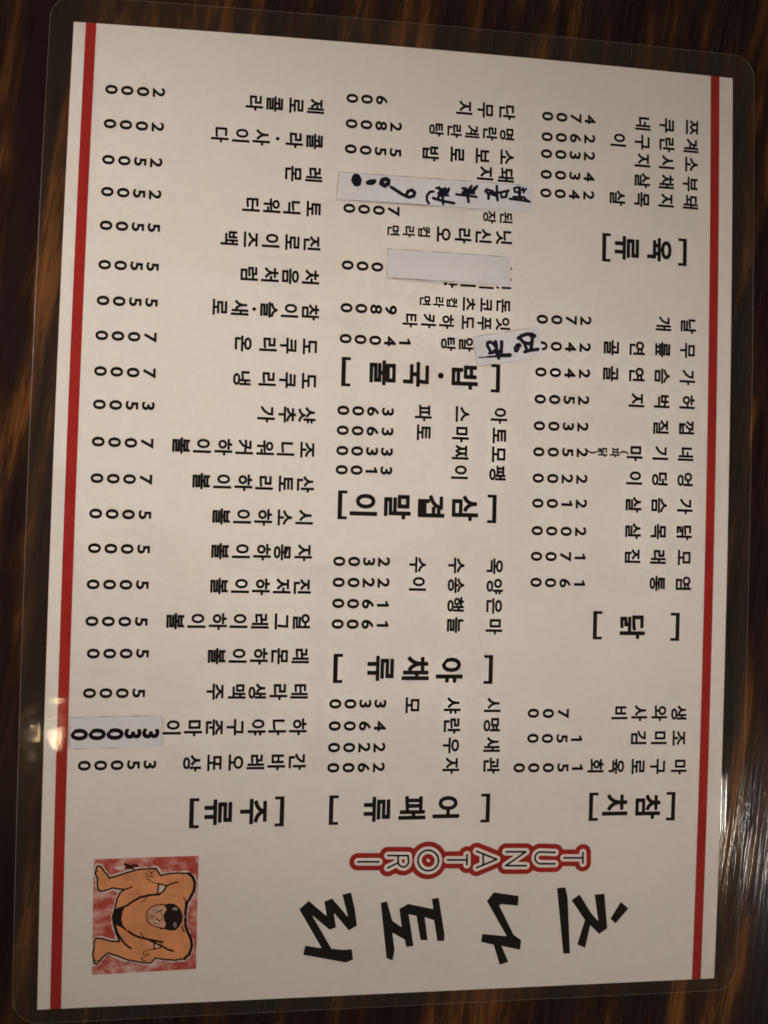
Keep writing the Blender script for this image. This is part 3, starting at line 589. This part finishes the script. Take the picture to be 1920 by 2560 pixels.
# thin polished cut edge of the plastic
def rim():
    q = rounded(-7.0, -4.0, 217.6, 302.3, 7.5, 12); n = len(q); P = []
    for i in range(n):                                   # finer points on the straight runs
        a, b = q[i], q[(i+1) % n]; k = max(1, int(math.hypot(b[0]-a[0], b[1]-a[1])/8))
        P += [(a[0]+(b[0]-a[0])*t/k, a[1]+(b[1]-a[1])*t/k) for t in range(k)]
    V, Fc = [], []; n = len(P)
    for i, (x, y) in enumerate(P):
        tx, ty = P[(i+1) % n][0]-P[i-1][0], P[(i+1) % n][1]-P[i-1][1]; L = math.hypot(tx, ty); nx, ny = ty/L, -tx/L
        zt, zb = film_top(x, y), film_bot(x, y); m = (zt+zb)/2; h = (zt-zb)/2+0.02
        for u, v in ((-0.10, h), (0.04, h*0.7), (0.10, 0), (0.04, -h*0.7)): V.append(tuple(world(x+nx*u, y+ny*u, m+v)))
    for i in range(n):
        j = (i+1) % n
        for k in range(4): Fc.append((i*4+k, j*4+k, j*4+(k+1) % 4, i*4+(k+1) % 4))
    me = bpy.data.meshes.new('film_rim'); me.from_pydata(V, [], Fc)
    bm = bmesh.new(); bm.from_mesh(me); bmesh.ops.recalc_face_normals(bm, faces=bm.faces[:]); bm.to_mesh(me); bm.free()
    me.polygons.foreach_set('use_smooth', [True]*len(me.polygons))
    return link('film_rim', me, film, [M_RIM])
rim()

# red side stripes
for x0, x1 in ((3.6, 6.7), (202.3, 205.35)):
    vs, fs = flat([(x0, 0.02), (x1, 0.02), (x1, PH-0.02), (x0, PH-0.02)], [(0, 1, 2, 3)], 0.03, 8)
    build('red_stripe', [(vs, fs, 0)], paper, [M_RED])

# ---- lettering
EM = 5.52; HEM = 8.75
SIZE = {'n': (EM, 1.01, 0.032), 'm': (EM*.89, 1.01, 0.032), 'q': (EM*.80, 1.02, 0.031), 's': (EM*.74, 1.02, 0.031), 't': (EM*.67, 1.02, 0.029),
        'p': (EM*.60, 1.05, 0.034), 'h': (HEM, 1.0, 0.033)}
def put(ch, x, y, kind, z):
    """one character with its top towards +x of the sheet, centred on x, y"""
    if kind in 'dD':
        vs, fs = glyph(ch, 0.030 if kind == 'd' else 0.045)
        s = 4.95 if kind == 'd' else 6.35; wf = 1.22 if kind == 'd' else 1.05
        if ch == '1': gx0, gx1 = 0.08, 0.40
        else: gx0, gx1 = min(v[0] for v in vs), max(v[0] for v in vs)
        cx = (gx0+gx1)/2; cy = 0.345
    else:
        s, wf, off = SIZE[kind]
        vs, fs = glyph(ch, off)
        if '\uac00' <= ch <= '\ud7a3': cx, cy = 0.465, 0.374
        else: cx = (min(v[0] for v in vs)+max(v[0] for v in vs))/2; cy = (min(v[1] for v in vs)+max(v[1] for v in vs))/2
        if ch in '·': s *= 1.15
    P = [(x + (v[1]-cy)*s, y - (v[0]-cx)*s*wf) for v in vs]
    return flat(P, fs, z)

groups = {}
for text, pts, kind, grp in LINES: groups.setdefault(grp, []).append((text, pts, kind))
strip_price = None
for grp, items in groups.items():
    if grp == 'P': strip_price = items; continue
    ps = []; digits = []
    for text, pts, kind in items:
        for ch, (x, y) in zip(text, pts):
            a, b = put(ch, x, y, kind, 0.03); (digits if kind == 'd' else ps).append((a, b, 0))
    if digits: build('price_digits', digits, paper, [M_INK])
    if isinstance(grp, str):
        for x, y, ww, hh, right in HEADS[int(grp[1:])]:
            t = 1.34; s = 0.95
            X0, X1, Y0, Y1 = x-ww/2, x+ww/2, y-hh/2, y+hh/2
            if right: q = [(X0, Y0), (X1, Y0), (X1, Y1), (X0, Y1), (X0, Y1-s), (X1-t, Y1-s), (X1-t, Y0+s), (X0, Y0+s)]
            else: q = [(X1, Y0), (X0, Y0), (X0, Y1), (X1, Y1), (X1, Y1-s), (X0+t, Y1-s), (X0+t, Y0+s), (X1, Y0+s)]
            n8 = [(0, 1, 6, 7), (1, 2, 5, 6), (2, 3, 4, 5)]
            a, b = flat(q, n8, 0.03); ps.append((a, b, 0))
        build('section_heading', ps, paper, [M_INK])
    else:
        if '000' in items[0][0] and len(items) == 1 and len(items[0][0]) == 3:
            for q in FRAG:
                a, b = flat(q, [tuple(range(len(q)))], 0.03); ps.append((a, b, 0))
        if ps: build('item_name', ps, paper, [M_INK])

# ---- title in cut-out letters
ps = []
for q in TITLE:
    bx = bounds(q, 0.6)
    vs, fs = contour_fill(bx, 0.12, lambda X, Y: poly_field(X, Y, q))
    a, b = flat(vs, fs, 0.03, 9); ps.append((a, b, 0))
build('title_lettering', ps, paper, [M_INK])

# ---- roman lettering in white and red outline
allp = [p for s in LOGO for p in s]
def strokes(r): return lambda X, Y: np.minimum.reduce([seg_field(X, Y, s, r) for s in LOGO])
ps = []
for r, z, mi in ((2.68, 0.02, 0), (1.15, 0.045, 1), (0.30, 0.07, 2)):
    vs, fs = contour_fill(bounds(allp, 3.2), 0.13, strokes(r))
    a, b = flat(vs, fs, z, 9); ps.append((a, b, mi))
build('outlined_lettering', ps, paper, [M_DRED, M_WHITE, M_INK])

# ---- picture of a wrestler
F = FIG
ps = []
a, b = flat(F['sq'], [(0, 1, 2, 3)], 0.015, 6); ps.append((a, b, 0))
bx = bounds(F['sq'], 0.8)
rag = lambda X, Y: 0.28*np.sin(X*1.3+np.sin(Y*0.9)*2)*np.sin(Y*1.4+X*0.6)+0.08*np.sin(X*3.1)*np.sin(Y*3.7)
vs, fs = contour_fill(bx, 0.13, lambda X, Y: np.maximum(poly_field(X, Y, F['body'], 0.62)+rag(X, Y), poly_field(X, Y, F['sq'], -0.02)))
a, b = flat(vs, fs, 0.03, 9); ps.append((a, b, 1))
vs, fs = contour_fill(bx, 0.13, lambda X, Y: poly_field(X, Y, F['body']))
a, b = flat(vs, fs, 0.045, 9); ps.append((a, b, 2))
for q in F['pits']:
    a, b = flat(q, [tuple(range(len(q)))], 0.06); ps.append((a, b, 1))
a, b = flat(F['face'], [tuple(range(len(F['face'])))], 0.06); ps.append((a, b, 3))
def ink(X, Y):
    f = [seg_field(X, Y, p, max(r*1.15, 0.11)) for p, r in F['lines']]
    f.append(seg_field(X, Y, F['body']+[F['body'][0]], 0.25))
    f.append(poly_field(X, Y, F['belt'])); f.append(poly_field(X, Y, F['hair']))
    return np.minimum.reduce(f) + 0.03*np.sin(X*9+Y*5)*np.sin(Y*11)
vs, fs = contour_fill(bx, 0.08, ink)
a, b = flat(vs, fs, 0.075, 9); ps.append((a, b, 4))
for i, q in enumerate(F['shine']):
    a, b = flat(q, [tuple(range(len(q)))], 0.09 if i < 2 or i == 4 else 0.065); ps.append((a, b, 5 if i < 2 or i == 4 else 1))
M_SHINE = flat_mat('hair_shine_print', (0.22, 0.20, 0.19), 0.6, 0.0, 0.4, 600)
M_LINE = flat_mat('outline_ink', (0.016, 0.009, 0.009), 0.6, 0.0)
build('wrestler_picture', ps, paper, [M_WASH, M_HALO, M_SKIN, M_FACE, M_LINE, M_SHINE])

# ---- paper strips pasted over the print
def patch(key, label, curl=0.0):
    q = PATCH[key]
    cx = sum(p[0] for p in q)/4; cy = sum(p[1] for p in q)/4
    xs = [p[0] for p in q]; ys = [p[1] for p in q]
    up_ = lambda x, y: height(x, y) + 0.24 + curl*(abs(x-cx)/(max(xs)-min(xs)))**2
    me = sheet(list(reversed(q)), np.arange(min(xs)+2, max(xs)-1, 5), np.arange(min(ys)+2, max(ys)-1, 4),
               lambda x, y: up_(x, y)+0.16, up_)
    o = link('correction_strip', me, menu, [M_STRIP]); o['label'] = label
    # thin dark line along the cut, on the top and left sides
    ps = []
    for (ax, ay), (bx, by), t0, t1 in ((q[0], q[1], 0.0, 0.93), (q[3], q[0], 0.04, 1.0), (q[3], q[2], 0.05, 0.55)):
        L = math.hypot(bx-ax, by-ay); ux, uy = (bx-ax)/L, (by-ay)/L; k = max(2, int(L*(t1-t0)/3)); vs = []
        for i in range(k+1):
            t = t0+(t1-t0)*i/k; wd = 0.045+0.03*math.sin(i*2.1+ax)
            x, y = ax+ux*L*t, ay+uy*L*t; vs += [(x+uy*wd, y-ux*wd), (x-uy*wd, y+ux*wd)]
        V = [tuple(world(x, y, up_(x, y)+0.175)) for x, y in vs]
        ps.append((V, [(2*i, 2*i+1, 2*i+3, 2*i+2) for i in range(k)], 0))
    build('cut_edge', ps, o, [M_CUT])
    return o, (lambda x, y: 0.43 + curl*(abs(x-cx)/(max(xs)-min(xs)))**2)
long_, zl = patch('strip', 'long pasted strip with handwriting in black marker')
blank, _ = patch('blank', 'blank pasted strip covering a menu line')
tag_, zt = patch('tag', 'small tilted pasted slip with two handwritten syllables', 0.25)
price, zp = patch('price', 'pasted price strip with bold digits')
ps = []
for text, pts, kind in strip_price:
    for ch, (x, y) in zip(text, pts):
        a, b = put(ch, x, y, 'D', 0.43); ps.append((a, b, 0))
build('price_lettering', ps, price, [M_INK])
for o, n0, n1, zf, cell in ((long_, 0, None, zl, 0.09), (tag_, 0, None, zt, 0.09)):
    box = bounds(PATCH['strip'] if o is long_ else PATCH['tag'], 0)
    lst = [(p, w_) for p, w_ in HAND if all(box[0] <= a <= box[1] and box[2] <= b <= box[3] for a, b in p)]
    rg = lambda X, Y: 0.035*np.sin(X*13+Y*3)*np.sin(Y*17-X*5)
    vs, fs = contour_fill(box, cell, lambda X, Y: np.minimum.reduce([seg_field(X, Y, p, w_*(0.80 if o is long_ else 0.66)) for p, w_ in lst]) + rg(X, Y))
    V = [tuple(world(x, y, height(x, y) + zf(x, y))) for x, y in vs]
    build('handwriting', [(V, fs, 0)], o, [M_PEN])
